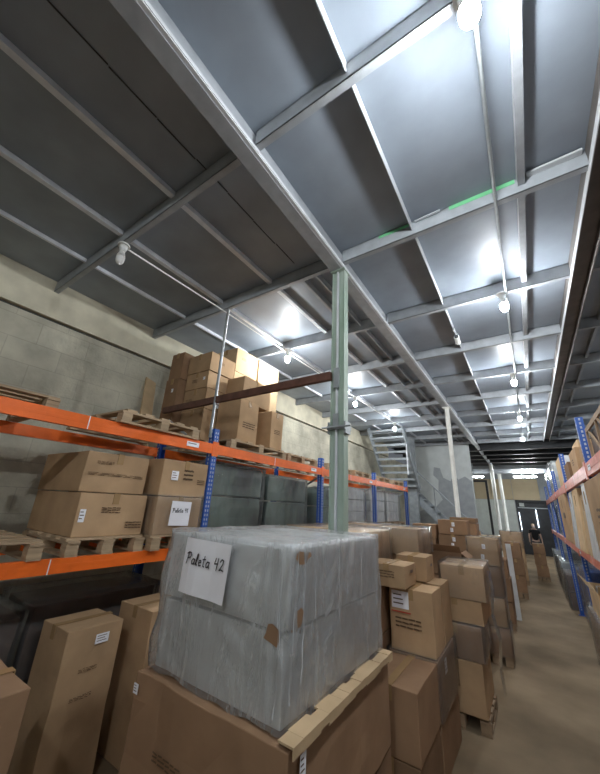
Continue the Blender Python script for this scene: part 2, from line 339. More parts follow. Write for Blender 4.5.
# joists between the cross beams
for k in range(len(YB)-1):
    y0, y1 = YB[k]+.062, YB[k+1]-.004; c = MB()
    for x in (-3.46, -2.5): c.box(x-.03, x+.03, y0, y1, ZC-.055, ZC, 'joist')
    c.box(-4.36, -4.325, y0, y1, ZC-.05, ZC, 'joist')
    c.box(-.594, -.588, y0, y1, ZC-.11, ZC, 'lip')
    c.box(.345, .40, y0, y1, ZC-.10, ZC, 'beam'); c.box(.3442, .3448, y0, y1, ZC-.10, ZC-.02, 'lip')  # pale skin on the lamp side paints its lit face
    c.box(1.27, 1.31, y0, y1, ZC-.08, ZC, 'beam')
    if k >= 6:
        c.box(-2.08, -2.04, y0, y1, ZC-.09, ZC, 'beam'); c.box(-1.86, -1.84, y0, y1, ZC-.09, ZC, 'beam')
    trim(c)
# seam in the near ceiling sheets
c = MB(); 
for j in range(14):
    y = -2.8+j*.39; c.box(-2.03+.006*math.sin(j*2), -2.022+.006*math.sin(j*2), y, y+.38, ZC-.006, ZC-.001, 'black')
trim(c)
# far hall: purlins blackened for gloom, a pale crossing beam, end wall
for y in (16.4, 17.8, 19.2, 20.6):
    c = MB().box(XW, 2.6, y, y+.08, ZB-.1, ZC+.09, 'black').box(XW, 2.6, y, y+.1, ZB-.11, ZB-.1, 'beam_d'); trim(c)
trim(MB().box(XW, 2.6, 21.6, 21.7, 4.28, 4.5, 'beam').box(XW, 2.6, 21.55, 21.75, 4.27, 4.28, 'beam'))
trim(MB().bar((-1.48, 15.2, ZB), (-1.48, 25.3, ZB-.05), .1, .14, 'beam'))
S(MB().box(XW, -.68, 25.1, 25.4, 0, ZC+.2, 'plaster_d').box(-.68, 1.02, 25.1, 25.4, 3.02, ZC+.2, 'plaster_d').box(1.02, 2.6, 25.1, 25.4, 0, ZC+.2, 'plaster_d'), 'wall_end')
c = MB()
for a, b in ((-2.9, -1.9), (-1.88, -1.22), (-1.2, -.75), (-.73, .62)): c.box(a, b, 25.0, 25.08, 3.02, 4.25, 'beige')
trim(c)
c = MB()
for i in range(7):
    a = -2.95+i*.32; c.box(a, a+.31, 25.02, 25.09, .0, 3.0, 'pale')
trim(c)
d = S(MB().box(-.60, .94, 25.14, 25.2, 0, 2.55, 'black'), 'door_1')
S(MB().box(-.68, -.6, 25.06, 25.3, 0, 3.02, 'black').box(.94, 1.02, 25.06, 25.3, 0, 3.02, 'black').box(-.6, .94, 25.06, 25.3, 2.9, 3.02, 'black').box(-.6, .94, 25.08, 25.2, 2.55, 2.6, 'galv'), 'trim_%d' % n[0]); n[0] += 1
S(MB().box(-.6, .94, 25.2, 25.25, 2.6, 2.9, 'black').box(-.5, -.25, 25.17, 25.195, 2.65, 2.85, 'pale'), 'window_1')
S(MB().box(-.585, -.555, 25.08, 25.12, 1.3, 2.3, 'day'), 'window_2')
S(MB().box(.27, .31, 25.08, 25.12, 1.5, 2.5, 'day'), 'window_3')
# grey plastered stair wall with darker patches
S(MB().box(-4.25, -1.78, 15.4, 15.6, 0, ZC+.1, 'plaster'), 'wall_stair')
def blob(pts, y, mat):
    b = MB(); v = [b.bm.verts.new((x, y, z)) for x, z in pts]; f = b.bm.faces.new(v[::-1]); f.material_index = b.mi(mat); return b
bl = blob([(-4.2, .0), (-1.80, .0), (-1.80, 3.35), (-2.05, 3.55), (-2.3, 3.42), (-2.5, 3.6), (-2.62, 3.35), (-2.9, 3.5), (-3.0, 3.9), (-3.25, 3.95), (-3.3, 3.6), (-3.1, 3.4), (-3.15, 2.9), (-3.0, 2.6), (-3.3, 2.3), (-3.7, 2.2), (-4.2, 2.0)], 15.395, 'plaster_d'); trim(bl)

# ------------------------------------------------------------------ lamps
def lamp(label, x, y, ztop=ZB, on=True, size=1.0, group=None):
    t = thing('bulb_lamp' , label, 'lamp', (x, y, ztop), 0, group)
    MB().tube([(0, 0, 0), (0, 0, -.02)], .065, 'socket', 16).tube([(0, 0, -.02), (0, 0, -.09)], [.045, .032], 'socket', 16).build('lamp_holder', t)
    r = .046*size
    MB().tube([(0, 0, -.085), (0, 0, -.11), (0, 0, -.165)], [.026, .030, r*1.02], 'socket', 16).build('bulb_base', t)
    prof = [(-.1651, r*.98), (-.19, r), (-.22, r*.97), (-.245, r*.82), (-.262, r*.55), (-.27, r*.15)]
    MB().tube([(0, 0, z) for z, _ in prof], [q for _, q in prof], 'bulb' if on else 'bulb_off', 16).build('light_bulb', t)
    return t
lamp('big lit bulb nearest the camera, at the top edge of the photo', .13, 1.22, size=1.15)
lamp('lit bulb over the aisle just behind the camera', .13, -1.86, size=1.3)
lamp('lit bulb over the aisle well behind the camera', .13, -4.96)
lamp('unlit bulb of the left row well behind the camera', -3.4, -4.96, on=False)
lamp('lit bulb over the aisle on the third cross beam, past the green-marked beam', .12, 4.33)
lamp('lit bulb over the aisle between the near one and the pair by the dark hall', .12, 7.40)
lamp('fourth lit bulb along the aisle conduit, small and close to the next', .15, 10.51)
lamp('lit bulb over the aisle at the far edge of the sheeted ceiling', .17, 13.61)
lamp('lit bulb above the tall cartons stored on the left rack', -3.31, 4.33)
lamp('lit bulb right of the green column above the left rack', -3.36, 7.42)
lamp('farthest lit bulb of the left row, above the hanging stairs', -3.34, 10.5)
lamp('unlit white bulb on the first cross beam above the left wall', -3.43, 1.25, on=False)
lamp('lit bulb on the pale beam of the far dark hall, left one', -.06, 21.5, 4.52, size=1.5)
lamp('lit bulb on the pale beam of the far dark hall, beside the right rack', .42, 21.5, 4.52, size=1.3)
t = thing('tube_lamp', 'white fluorescent tube lamp above the far doorway', 'lamp', (.05, 22.2, 4.1))
MB().box(-.55, .55, -.06, .06, .06, .12, 'socket').build('lamp_housing', t); MB().tube([(-.52, 0, .03), (.52, 0, .03)], .028, 'tube').build('light_tube', t)
MB().box(-.02, .02, -.01, .01, .12, 1.02, 'galv').build('hanger', t)
t = thing('tube_lamp', 'white fluorescent tube lamp right of the grey stair wall', 'lamp', (-2.35, 21.0, 4.0))
MB().box(-.5, .5, -.06, .06, .06, .12, 'socket').build('lamp_housing', t); MB().tube([(-.48, 0, .03), (.48, 0, .03)], .028, 'tube').build('light_tube', t)
MB().box(-.02, .02, -.01, .01, .12, 1.12, 'galv').build('hanger', t)
tag(MB().tube([(.17, -5.0, ZB-.02), (.16, 4.2, ZB-.02), (.165, 7.3, ZB-.02), (.17, 13.3, ZB-.02)], .014, 'galv', 8).build('conduit_pipe'), 'thin grey conduit pipe joining the lamps over the aisle', 'pipe')
tag(MB().tube([(-3.44, 1.3, ZB-.015), (-3.40, 2.78, ZB-.015), (-3.36, 7.4, ZB-.015), (-3.34, 10.4, ZB-.015)], .010, 'socket', 8).build('conduit_pipe'), 'thin white conduit pipe from the unlit bulb along the left lamps', 'pipe')
t = thing('security_camera', 'small white camera hanging from the ceiling on a wire bracket', 'camera', (-.56, 5.0, ZB))
MB().tube([(0, 0, .05), (-.02, 0, -.03), (.03, .0, -.09), (.02, 0, -.15)], .008, 'galv', 6).build('bracket', t)
MB().tube([(.02, -.06, -.17), (.02, .07, -.21)], .036, 'socket', 14).build('camera_body', t, bevel=.004)
MB().tube([(.02, -.075, -.166), (.02, -.058, -.171)], .028, 'black', 14).build('lens', t)

# ------------------------------------------------------------------ columns
t = thing('steel_column', 'pale green steel column between the left rack and the wrapped grey load', 'column', (-1.48, 2.87, 0))
c = MB(); h = ZB-.055
c.box(-.07, -.016, -.035, .035, 0, h, 'green').box(.016, .07, -.035, .035, 0, h, 'green').box(-.0158, .0158, -.02, .03, 0, h, 'green')
c.box(-.078, -.0702, -.05, .05, 0, h, 'green').box(.0702, .078, -.05, .05, 0, h, 'green').box(-.017, .0, -.056, -.021, 0, h, 'lip')
c.build('shaft', t, bevel=.003)
MB().box(-.09, .09, -.08, .08, h-.012, h, 'green').build('top_plate', t); MB().box(-.14, .14, -.14, .14, 0, .012, 'green').build('base_plate', t)
MB().box(-.10, .10, -.072, -.058, 2.86, 2.90, 'galv').box(-.10, .10, .058, .072, 2.86, 2.90, 'galv').box(-.10, -.08, -.058, .058, 2.82, 2.94, 'galv').box(.08, .10, -.058, .058, 2.82, 2.94, 'galv').tube([(-.15, -.085, 2.88), (.17, -.085, 2.88)], .009, 'galv').box(-.03, .03, -.075, -.0725, 2.86, 3.02, 'galv').build('clamp', t)
MB().box(-.03, .03, -.075, -.0565, 3.30, 3.52, 'galv').build('bracket', t)
tag(MB().bar((-1.545, 2.80, 3.44), (-4.5, 2.82, 3.40), .05, .09, 'rust').build('steel_bar'), 'rusty dark steel bar running from the green column to the left rack', 'bar')
tag(MB().tube([(-3.32, 2.80, 2.9), (-3.32, 2.80, ZB-.001)], .02, 'galv', 8).build('steel_rod'), 'thin grey vertical rod from the first blue upright up to the ceiling', 'rod')
def post(label, x, y, r, mat='white_post', top=ZB-.05):
    t = thing('steel_column', label, 'column', (x, y, 0)); MB().tube([(0, 0, 0), (0, 0, top)], r, mat, 18).build('shaft', t)
    MB().box(-.1, .1, -.1, .1, 0, .012, mat).build('base_plate', t); MB().box(-.1, .1, -.1, .1, top-.012, top-.0002, mat).build('top_plate', t)
post('white round steel column in front of the grey stair wall', -1.47, 9.2, .055)
post('white round column in the far hall, left of two', -1.46, 21.4, .09, top=ZB-.12)
post('white round column in the far hall, right of two and nearer the doorway', -1.16, 22.2, .09, top=4.4)
t = thing('pipe_frame', 'dark square pipe frame standing in the far hall', 'frame', (-1.7, 20.0, 0))
MB().box(-.9, .06, -.05, .05, 3.68, 3.78, 'black').build('top_rail', t); MB().box(-.04, .06, -.05, .05, 0, 3.68, 'black').build('leg', t); MB().box(-.9, -.8, -.05, .05, 0, 3.68, 'black').build('leg', t)

# ------------------------------------------------------------------ stairs hanging from the ceiling
t = thing('metal_staircase', 'grey metal staircase dropping from the ceiling behind the left rack', 'stairs', (0, 0, 0))
A, B_ = Vector((0, 11.6, ZC-.02)), Vector((0, 13.45, 2.9))
for x in (-4.72, -3.42): MB().bar((x, A.y, A.z), (x, B_.y, B_.z), .05, .22, 'stair').build('stringer', t)
for i in range(9):
    k = (i+.5)/9; y = A.y+(B_.y-A.y)*k; z = A.z+(B_.z-A.z)*k
    MB().box(-4.69, -3.45, y-.13, y+.13, z-.02, z+.02, 'stair').box(-4.69, -3.45, y-.13, y-.122, z-.06, z-.0202, 'stair').build('tread', t)
MB().box(-4.8, -3.9, 13.45, 14.7, 2.82, 2.9, 'stair').build('landing', t)
MB().box(-3.87, -3.52, 13.46, 13.6, 0, ZC-.2, 'stair').build('support_post', t)
P0, P1 = Vector((-3.9, 0, 2.86)), Vector((-1.1, 0, .06))
for y in (13.7, 14.6): MB().bar((P0.x, y, P0.z), (P1.x, y, P1.z), .04, .24, 'stair').build('stringer', t)
for i in range(12):
    k = (i+.5)/12; x = P0.x+(P1.x-P0.x)*k; z = P0.z+(P1.z-P0.z)*k+.03; MB().box(x-.13, x+.13, 13.72, 14.58, z-.02, z+.02, 'stair').build('tread', t)
MB().tube([(-3.9, 13.68, 3.95), (-1.1, 13.68, 1.12)], .025, 'stair').build('handrail', t)
for i in range(4):
    x = -3.7+i*.75; z = 2.86-(x+3.9); MB().tube([(x, 13.68, z), (x, 13.68, z+1.06)], .018, 'stair').build('baluster', t)
MB().tube([(-3.42, 12.0, ZB-.02), (-3.42, 12.0, 3.3)], .02, 'lip').build('handrail', t)

# ------------------------------------------------------------------ racks
def rack(label, xf, xb, ys, beam_mat, levels, top, w=.045, back=True):
    t = thing('pallet_rack', label, 'rack', (xf, ys[0], 0)); g = 1 if xf < xb else -1
    X = lambda v: v-xf; Y = lambda v: v-ys[0]
    for yi, y in enumerate(ys):
        for xx, tp in ((xf, top[yi % len(top)]), (xb, top[yi % len(top)]-.02)):
            m = MB(); a = X(xx); b = Y(y)
            m.box(a-w, a+w, b-w, b-w+.005, 0, tp, 'blue').box(a-w, a+w, b+w-.005, b+w, 0, tp, 'blue')
            s = -g if xx == xf else g       # closed face toward the aisle
            m.box(a+s*w-.0025, a+s*w+.0025, b-w+.0051, b+w-.0051, 0, tp, 'blue')
            z = .1
            while z < tp-.05:
                for d_ in (-.018, .018): m.box(a+s*(w+.003)-.0004, a+s*(w+.003)+.0004, b+d_-.007, b+d_+.007, z, z+.028, 'hole')
                m.box(a-.009, a+.009, b-w-.0012, b-w-.0004, z+.01, z+.038, 'hole')
                z += .05
            u = m.build('upright', t); MB().box(a-.07, a+.07, b-.07, b+.07, 0, .006, 'blue').build('base_plate', u)
        z = .3; k = 0; lim = min(top)-.3
        while z < lim:
            x0, x1 = (X(xf)+g*.05, X(xb)-g*.05) if k % 2 == 0 else (X(xb)-g*.05, X(xf)+g*.05)
            MB().bar((x0, Y(y), z), (x1, Y(y), z+.55), .02, .035, 'galv').build('brace', t); z += .6; k += 1
        MB().bar((X(xf)+g*.05, Y(y), lim+.1), (X(xb)-g*.05, Y(y), lim+.1), .02, .035, 'galv').build('brace', t)
    for y0, y1 in zip(ys, ys[1:]):
        for z0, z1 in levels:
            for xx in ((xf, xb) if back else (xf,)):
                s = -g if xx == xf else g; a = X(xx)
                m = MB(); m.box(a-.022+s*.03, a+.022+s*.03, Y(y0)+w+.002, Y(y1)-w-.002, z0, z1, beam_mat)
                m.box(a+s*.0525-.001, a+s*.0525+.001, Y(y0)+w+.002, Y(y1)-w-.002, (z0+z1)/2-.012, (z0+z1)/2+.012, beam_mat)
                for yy, q in ((y0, 1), (y1, -1)):
                    m.box(min(a+s*.047, a+s*.058), max(a+s*.047, a+s*.058), min(Y(yy)+q*.0, Y(yy)+q*.05), max(Y(yy)+q*.0, Y(yy)+q*.05), z0-.03, z1+.03, beam_mat)
                bo = m.build('beam', t, bevel=.004)
                if xx == xf:
                    lb = MB(); f = a+s*.0595; yy = Y(y1)-.36
                    lb.box(min(f, f+s*.001), max(f, f+s*.001), yy-.09, yy+.09, (z0+z1)/2-.028, (z0+z1)/2+.028, 'paper')
                    lb.box(min(f+s*.001, f+s*.002), max(f+s*.001, f+s*.002), yy-.07, yy+.05, (z0+z1)/2+.004, (z0+z1)/2+.012, 'ink').build('load_sticker', bo, label='white load sticker')
                    MB().box(a+s*.0592-.0008, a+s*.0592+.0008, Y(y0)+1.25, Y(y0)+1.258, z0, z1, 'paper').build('paint_mark', bo, label='thin white mark')
    return t
LY = [.07, 2.87, 5.67, 8.47, 11.27]
rack('long orange-beamed pallet rack with blue uprights along the left wall', -3.32, -4.45, LY, 'orange', ((1.5185, 1.63), (2.695, 2.82)), (3.02,))
RY = [2.1, 5.05, 8.05, 11.2, 14.2, 17.2]
rack('reddish-beamed pallet rack with blue uprights on the right of the aisle', .66, 1.68, RY, 'red_beam', ((1.55, 1.67), (2.60, 2.74)), (3.30,), .036)
ZU, ZL = 2.8205, 1.6305      # load heights
PZ = .14

# top level of the left rack
pallet('flat wooden pallet near the wall at the left edge of the upper rack level', -4.45, -3.45, -.25, 1.12, ZU, along='y', nb=6)
pallet('weathered wooden pallet turned askew on the upper rack level beside the first upright', -4.32, -3.22, 1.55, 2.55, ZU, rz=.04)
tag(MB().bar((-4.47, 2.56, ZU+.012), (-5.27, 2.94, 4.08), .20, .03, 'card_l', up=(1, 0, 0)).build('leaning_board'), 'narrow tan board leaning against the left block wall', 'board')
pallet('light wooden pallet under the tall cartons above the first upright', -4.4, -3.26, 3.12, 4.42, ZU, along='x')
z = ZU+PZ+.001
carton('tall printed carton nearest on the upper pallet right of the first upright', -3.83, -3.34, 3.30, 3.72, z, 3.60, prints=[('e', -.12, .2, .26, .1)], tape='x')
carton('tall narrow carton beside it with a dark gap, right end of the upper pallet', -3.83, -3.34, 4.05, 4.38, z, 3.59, prints=[('e', -.08, .25, .16, .08)], tape='x')
carton('wide carton lying across the tall ones just above the rusty bar', -3.83, -3.44, 3.42, 4.10, 3.602, 4.02, prints=[('e', -.2, .2, .25, .06)], tape='x')
g = 'cartons piled to the ceiling on the upper left rack'
ordn = ['bottom', 'second', 'third', 'fourth', 'fifth']
carton('shade-darkened brown carton at the base of the high pile, touching the wall side', -4.75, -4.42, 2.92, 3.45, z, 3.47, mat='card_d', group=g)  # darker card on this wall-side column stands in for shadow
carton('shade-darkened brown carton second up in the wall-side column of the high pile', -4.75, -4.42, 2.92, 3.45, 3.471, 3.98, mat='card_d', group=g, labels=[('s', .05, .3, .05, .06)])
carton('shade-darkened brown carton on top of the wall-side column of the high pile', -4.75, -4.42, 2.94, 3.42, 3.981, 4.46, mat='card_d', group=g)
carton('carton at the base of the high pile, behind the first upright top', -4.4, -3.86, 3.06, 3.56, z, 3.44, group=g)
carton('second carton up in the high pile, crossed by the rusty bar', -4.4, -3.86, 3.06, 3.56, 3.441, 3.78, group=g, prints=[('s', -.2, .12, .15, .06)], labels=[('e', .02, .16, .17, .22)])
carton('third carton up in the high pile, behind the thin vertical rod', -4.4, -3.86, 3.05, 3.56, 3.781, 4.06, group=g, prints=[('s', -.1, .1, .12, .06)], labels=[('s', .18, .15, .05, .05)])
carton('topmost long carton crossing behind the thin rod in the high pile', -4.4, -3.84, 3.04, 3.57, 4.061, 4.38, mat='card', group=g, prints=[('e', -.1, .15, .12, .05)])
for i, (a, b) in enumerate(((z, 3.6), (3.601, 4.25))): carton('pale carton at the back of the high pile, %s' % ('low behind the tall printed one', 'middle, just under the brightest one')[i], -4.4, -3.86, 3.59, 4.14, a, b, mat='card_l', group=g)  # paler card on these rear columns carries painted lamplight
carton('carton coloured pale as if brightly lit under the ceiling, second from right in the high pile', -4.4, -3.86, 3.59, 4.15, 4.251, 4.70, mat='card_l', group=g, prints=[('e', -.15, .25, .1, .05)])
carton('carton coloured pale as if brightly lit at the right end of the high pile, upper one', -4.4, -3.86, 4.18, 4.80, 4.231, 4.70, mat='card_l', group=g)
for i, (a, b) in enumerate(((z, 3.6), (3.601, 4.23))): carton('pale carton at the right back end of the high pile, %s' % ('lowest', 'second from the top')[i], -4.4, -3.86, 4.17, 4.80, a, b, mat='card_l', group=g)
pallet('wooden pallet alone on the upper level left of the green column', -4.4, -3.3, 4.5, 5.5, ZU, along='x')
pallet('wooden pallet just right of the green column on the upper level', -4.4, -3.3, 5.9, 6.9, ZU, along='x')
pallet('wooden pallet on the upper level between green column and third upright', -4.4, -3.3, 7.2, 8.2, ZU, along='x')
pallet('wooden pallet on the last bay of the upper level, near half', -4.4, -3.3, 8.7, 9.7, ZU, along='x')
pallet('wooden pallet at the stair end of the upper level', -4.4, -3.3, 10.0, 11.0, ZU, along='x')

# lower level of the left rack
pallet('empty wooden pallet at the far left edge of the lower rack level', -4.3, -3.25, .25, 1.25, ZL, along='y')
pallet('wooden pallet under the two big brown cartons on the lower rack level', -4.3, -3.27, 1.42, 2.12, ZL, along='y')
z = ZL+PZ+.001
carton('big brown carton, upper of two at the left on the lower rack level', -4.35, -3.38, 1.44, 2.08, z+.385, z+.76, tape='x', prints=[('e', -.22, .26, .16, .03), ('e', -.28, .15, .55, .03)])
carton('big brown carton, lower of two at the left on the lower rack level', -4.38, -3.36, 1.46, 2.13, z, z+.383, tape='x', prints=[('e', -.12, .2, .18, .06), ('e', .14, .06, .16, .07)], labels=[('e', -.28, .18, .05, .11)])
pallet('wooden pallet under the cartons marked Paleta 41', -4.2, -3.2, 2.16, 2.80, ZL, along='y')
carton('carton with printed symbols and small white label on the Paleta 41 carton', -4.05, -3.26, 2.17, 2.80, z+.385, z+.78, tape='x', labels=[('e', -.15, .22, .09, .1)], prints=[('e', -.03, .17, .12, .14), ('e', .17, .14, .1, .06)])
carton('film-wrapped carton with the paper sheet reading Paleta 41', -4.05, -3.25, 2.17, 2.76, z, z+.383, tape='x', wrap='film', sheet=('e', .0, .21, .26, .25, 'Paleta 41', .042, -.105, .22))
def load(label, x0, x1, y0, y1, z0, z1, mat, filmmat, seed, cells=1, core_name='bundle'):
    """a pallet load under film: lumpy core plus a creased film skin"""
    t = thing('wrapped_load', label, 'wrapped load', ((x0+x1)/2, (y0+y1)/2, z0)); sx, sy, sz = x1-x0, y1-y0, z1-z0; sd = Vector((seed, seed*.7, seed*.3))
    nz = cells
    for i in range(nz):
        a = sz*i/nz; h = sz/nz
        def fn(p): return Vector((p.x+.02*noise.noise(p*5+sd), p.y+.02*noise.noise(p*5-sd), a+.002+p.z*.95+min(p.z*.5, .02)*(.5+.5*noise.noise(p*4+sd))))
        b = MB(); b.grid(sx-.05, sy-.05, h*.97, .12, mat, fn, smooth=False); b.build(core_name, t, bevel=.01)
    w = MB()
    def wf(p):
        q = Vector(p)
        if abs(p.x)+abs(p.y) > .01: q += Vector((p.x, p.y, 0)).normalized()*(.03*noise.noise(Vector((p.x*7, p.y*7, p.z*1.5))+sd))
        return q
    w.grid(sx+.03, sy+.03, sz+.012, .07, filmmat, wf, faces='tnsew', smooth=True); w.build('plastic_wrap', t)
    return t
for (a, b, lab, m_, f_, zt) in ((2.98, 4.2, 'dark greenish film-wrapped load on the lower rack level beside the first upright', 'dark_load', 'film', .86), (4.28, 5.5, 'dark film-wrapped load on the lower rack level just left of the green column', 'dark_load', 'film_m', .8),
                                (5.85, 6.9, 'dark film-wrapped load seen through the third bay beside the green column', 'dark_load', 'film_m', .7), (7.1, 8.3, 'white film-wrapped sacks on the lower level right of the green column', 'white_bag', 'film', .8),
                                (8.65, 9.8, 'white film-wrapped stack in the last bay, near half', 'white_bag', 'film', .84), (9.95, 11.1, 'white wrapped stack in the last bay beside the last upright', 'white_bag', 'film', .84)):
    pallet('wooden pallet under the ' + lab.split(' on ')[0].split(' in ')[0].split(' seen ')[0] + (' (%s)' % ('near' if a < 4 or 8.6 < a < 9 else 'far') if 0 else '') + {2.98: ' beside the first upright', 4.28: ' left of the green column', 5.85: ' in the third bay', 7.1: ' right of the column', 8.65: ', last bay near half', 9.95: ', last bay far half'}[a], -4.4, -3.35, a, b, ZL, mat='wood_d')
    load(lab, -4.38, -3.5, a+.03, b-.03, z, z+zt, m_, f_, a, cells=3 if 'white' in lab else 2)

# floor cartons in front of and under the left rack
carton('tall dusty carton with a white label standing under the lower orange beam', -3.68, -3.2, 1.56, 2.03, .002, 1.10, rz=0, labels=[('e', .06, .99, .11, .07)], prints=[('e', -.08, .78, .14, .03), ('e', -.1, .6, .16, .03)], tape='y', damage=.006)
carton('tall carton beside the dusty labelled one, half hidden by the wrapped load', -3.6, -3.05, 2.2, 2.9, .002, 1.14, tape='y')
carton('corner of a carton at the lower left edge of the photo', -2.75, -2.2, .3, .97, .002, 1.23, mat='card_d', tape='y', rz=-.02)
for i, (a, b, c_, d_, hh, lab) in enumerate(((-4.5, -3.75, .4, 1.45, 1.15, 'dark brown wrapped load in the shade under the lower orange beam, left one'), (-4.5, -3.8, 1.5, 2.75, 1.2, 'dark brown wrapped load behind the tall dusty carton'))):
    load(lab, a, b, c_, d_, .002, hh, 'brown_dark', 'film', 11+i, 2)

# ------------------------------------------------------------------ the wrapped grey load, Paleta 42
pallet('wooden pallet under the big wrapped load marked Paleta 42', -2.11, -1.02, 1.5, 2.68, 0.002)
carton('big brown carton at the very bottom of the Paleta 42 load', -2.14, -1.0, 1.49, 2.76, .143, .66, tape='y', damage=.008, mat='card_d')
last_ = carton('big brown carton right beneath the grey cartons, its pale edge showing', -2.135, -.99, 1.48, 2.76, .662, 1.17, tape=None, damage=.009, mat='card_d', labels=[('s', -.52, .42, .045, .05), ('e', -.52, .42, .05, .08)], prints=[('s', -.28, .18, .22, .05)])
e_ = MB(); r_ = random.Random(5)
for i in range(16):
    a = -.62+i*.078; w = .05+.03*r_.random(); e_.box(.574-w, .588, a, a+.0779, .512, .518+.004*r_.random(), 'card_l').box(.583, .588, a, a+.0779, .512-w*.5, .5119, 'card_l')
e_.build('flap_edge', bpy.data.objects['cardboard_carton'] if 0 else last_, label='pale torn edge of the top flap')
carton('light grey carton under film, lower of the two in the Paleta 42 load', -2.07, -1.075, 1.55, 2.76, 1.172, 1.547, rz=-.01, mat='grey_box', tape=None, damage=.008)
carton('light grey carton under film with the Paleta 42 sheet, upper one', -2.09, -1.07, 1.55, 2.785, 1.55, 1.928, rz=-.01, mat='grey_box', tape=None, damage=.007)
t = thing('stretch_wrap', 'creased clear stretch film around the two grey cartons marked Paleta 42', 'plastic film', (-1.575, 2.16, 1.165), -.01)
wb = MB(); sd = Vector((3, 5, 7)); sx, sy, sz = 1.03, 1.24, .775
def wf(p):
    q = Vector(p); cx, cy = min(1, abs(p.x)/(sx/2)), min(1, abs(p.y)/(sy/2)); corner = max(0, (cx*cy-.72)/.28)
    a = .004*noise.noise(Vector((p.x*9, p.y*9, p.z*3))+sd)+.034*noise.noise(Vector((p.x*26, p.y*26, p.z*4+p.x*5))+sd)*corner+.006*noise.noise(Vector((p.x*7+p.z*9, p.y*7-p.z*6, p.z*5))+sd)
    d = Vector((p.x, p.y, 0)); q += (d.normalized() if d.length > .01 else Vector((0, 0, 0)))*a
    if p.z > sz*.98: q.z += .012*abs(noise.noise(Vector((p.x*9, p.y*5, 2))+sd))
    if p.z < .05: q.z += .03*noise.noise(Vector((p.x*6, p.y*6, 1)))
    return q
wb.grid(sx, sy, sz, .016, 'film_p', wf, faces='tnsew', smooth=True); wb.build('film_skin', t)
for (x, y, a, ln, seed) in ((.47, -.625, .0, .7, 1), (.43, -.625, .12, .5, 2), (.5185, -.55, -.05, .65, 3), (.5185, -.39, .1, .45, 4), (.5185, -.1, .06, .5, 5), (.5185, .25, -.05, .4, 6), (-.47, -.625, .05, .6, 7), (.37, -.625, -.2, .4, 8), (.5185, .5, .04, .45, 9), (.5185, -.48, .0, .6, 10), (.45, -.625, .03, .35, 11), (.5185, .0, .1, .3, 12)):  # whitish film folds, painted as bright glint streaks
    fb = MB(); r = random.Random(seed); pts = []; zz = sz-.02
    for i in range(9):
        f = i/8; pts.append((x+(a*f*ln+r.uniform(-.008, .008) if y < -.6 else .004*r.random()), y+(0 if y < -.6 else a*f*ln+r.uniform(-.008, .008)), zz-f*ln))
    fb.tube(pts, [.0006+.0022*r.random()**2 for _ in pts], 'film_w', 5); fb.build('film_glint_fold', t)
# torn brown tape patches showing through near the front corner
def patch(c0, c1, ru, rv, seed):
    r = random.Random(seed); tp = MB(); P = []
    for k in range(12):
        a = k/12*2*PI; q = .7+.5*r.random(); u, v = c0+ru*q*math.cos(a), c1+rv*q*math.sin(a); P.append(u)
        P[-1] = (u, v)
    tp.quad([(.5165, u, v) for u, v in P] if seed < 3 else [(u, -.6235, v) for u, v in P], 'card_d'); tp.build('tape_patch', t, label='torn brown tape patch')
patch(-.53, .42, .055, .06, 1); patch(-.50, .71, .07, .035, 2); patch(.43, .37, .055, .045, 3)
# sheet of paper with the handwriting, taped over the film on the front
sb = MB(); fr = (Vector((0, 0, 0)), Vector((1, 0, 0)), Vector((0, 0, 1)), Vector((0, -1, 0)))
for i in range(6):
    for j in range(6):
        P = []
        for u, v in ((i, j), (i+1, j), (i+1, j+1), (i, j+1)):
            uu, vv = -.19+.38*u/6, -.15+.3*v/6; P.append((uu+.02*vv, -.004-.012*(u/6)*(1-v/6)-.006*math.sin(u*1.1), vv))
        sb.quad(P, 'paper')
bmesh.ops.remove_doubles(sb.bm, verts=sb.bm.verts, dist=1e-5)
handwrite(sb, (Vector((0, -.016, 0)), fr[1], fr[2], fr[3]), 'Paleta 42', -.15, .01, .062, .007, slant=.12)
o = sb.build('paper_sheet'); o.location = (-1.655, 1.50, 1.76); o.rotation_euler = (.0, .03, .04); tag(o, 'white paper sheet handwritten Paleta 42 on the wrapped grey load', 'paper sheet')

# cartons right of the grey load, toward the aisle
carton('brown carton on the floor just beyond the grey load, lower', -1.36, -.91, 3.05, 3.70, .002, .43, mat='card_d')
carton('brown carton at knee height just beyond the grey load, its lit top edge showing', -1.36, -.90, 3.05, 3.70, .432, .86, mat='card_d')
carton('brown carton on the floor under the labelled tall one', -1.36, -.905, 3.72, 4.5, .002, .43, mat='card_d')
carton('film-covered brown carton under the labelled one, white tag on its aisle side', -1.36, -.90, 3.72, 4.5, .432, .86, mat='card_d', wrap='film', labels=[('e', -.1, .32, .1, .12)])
carton('carton with big white shipping label and red stripe, facing the camera', -1.34, -.905, 3.73, 4.12, .862, 1.40, labels=[('s', -.10, .43, .17, .15)], prints=[('s', -.15, .19, .24, .1)], tape='y')
r_ = MB(); r_.box(-1.31, -1.12, 3.717, 3.721, 1.185, 1.195, 'red'); tag(r_.build('adhesive_strip'), 'thin red strip under the white shipping label', 'strip')
carton('plain carton directly behind the white-labelled one along the aisle', -1.34, -.905, 4.14, 4.55, .862, 1.41, tape='y')
carton('small carton with a hand hole, left of two on the labelled carton', -1.50, -1.11, 3.58, 3.98, 1.412, 1.62, tape='y', holes=[('e', 0, .14)], prints=[('s', -.12, .08, .2, .07)])
carton('small carton with a hand hole, right of two and farther back', -1.38, -1.04, 4.10, 4.50, 1.412, 1.66, tape='y', holes=[('e', .02, .15)], rz=.03)
pallet('wooden pallet behind the grey load under the long stack', -2.3, -1.4, 3.0, 4.5, .002)
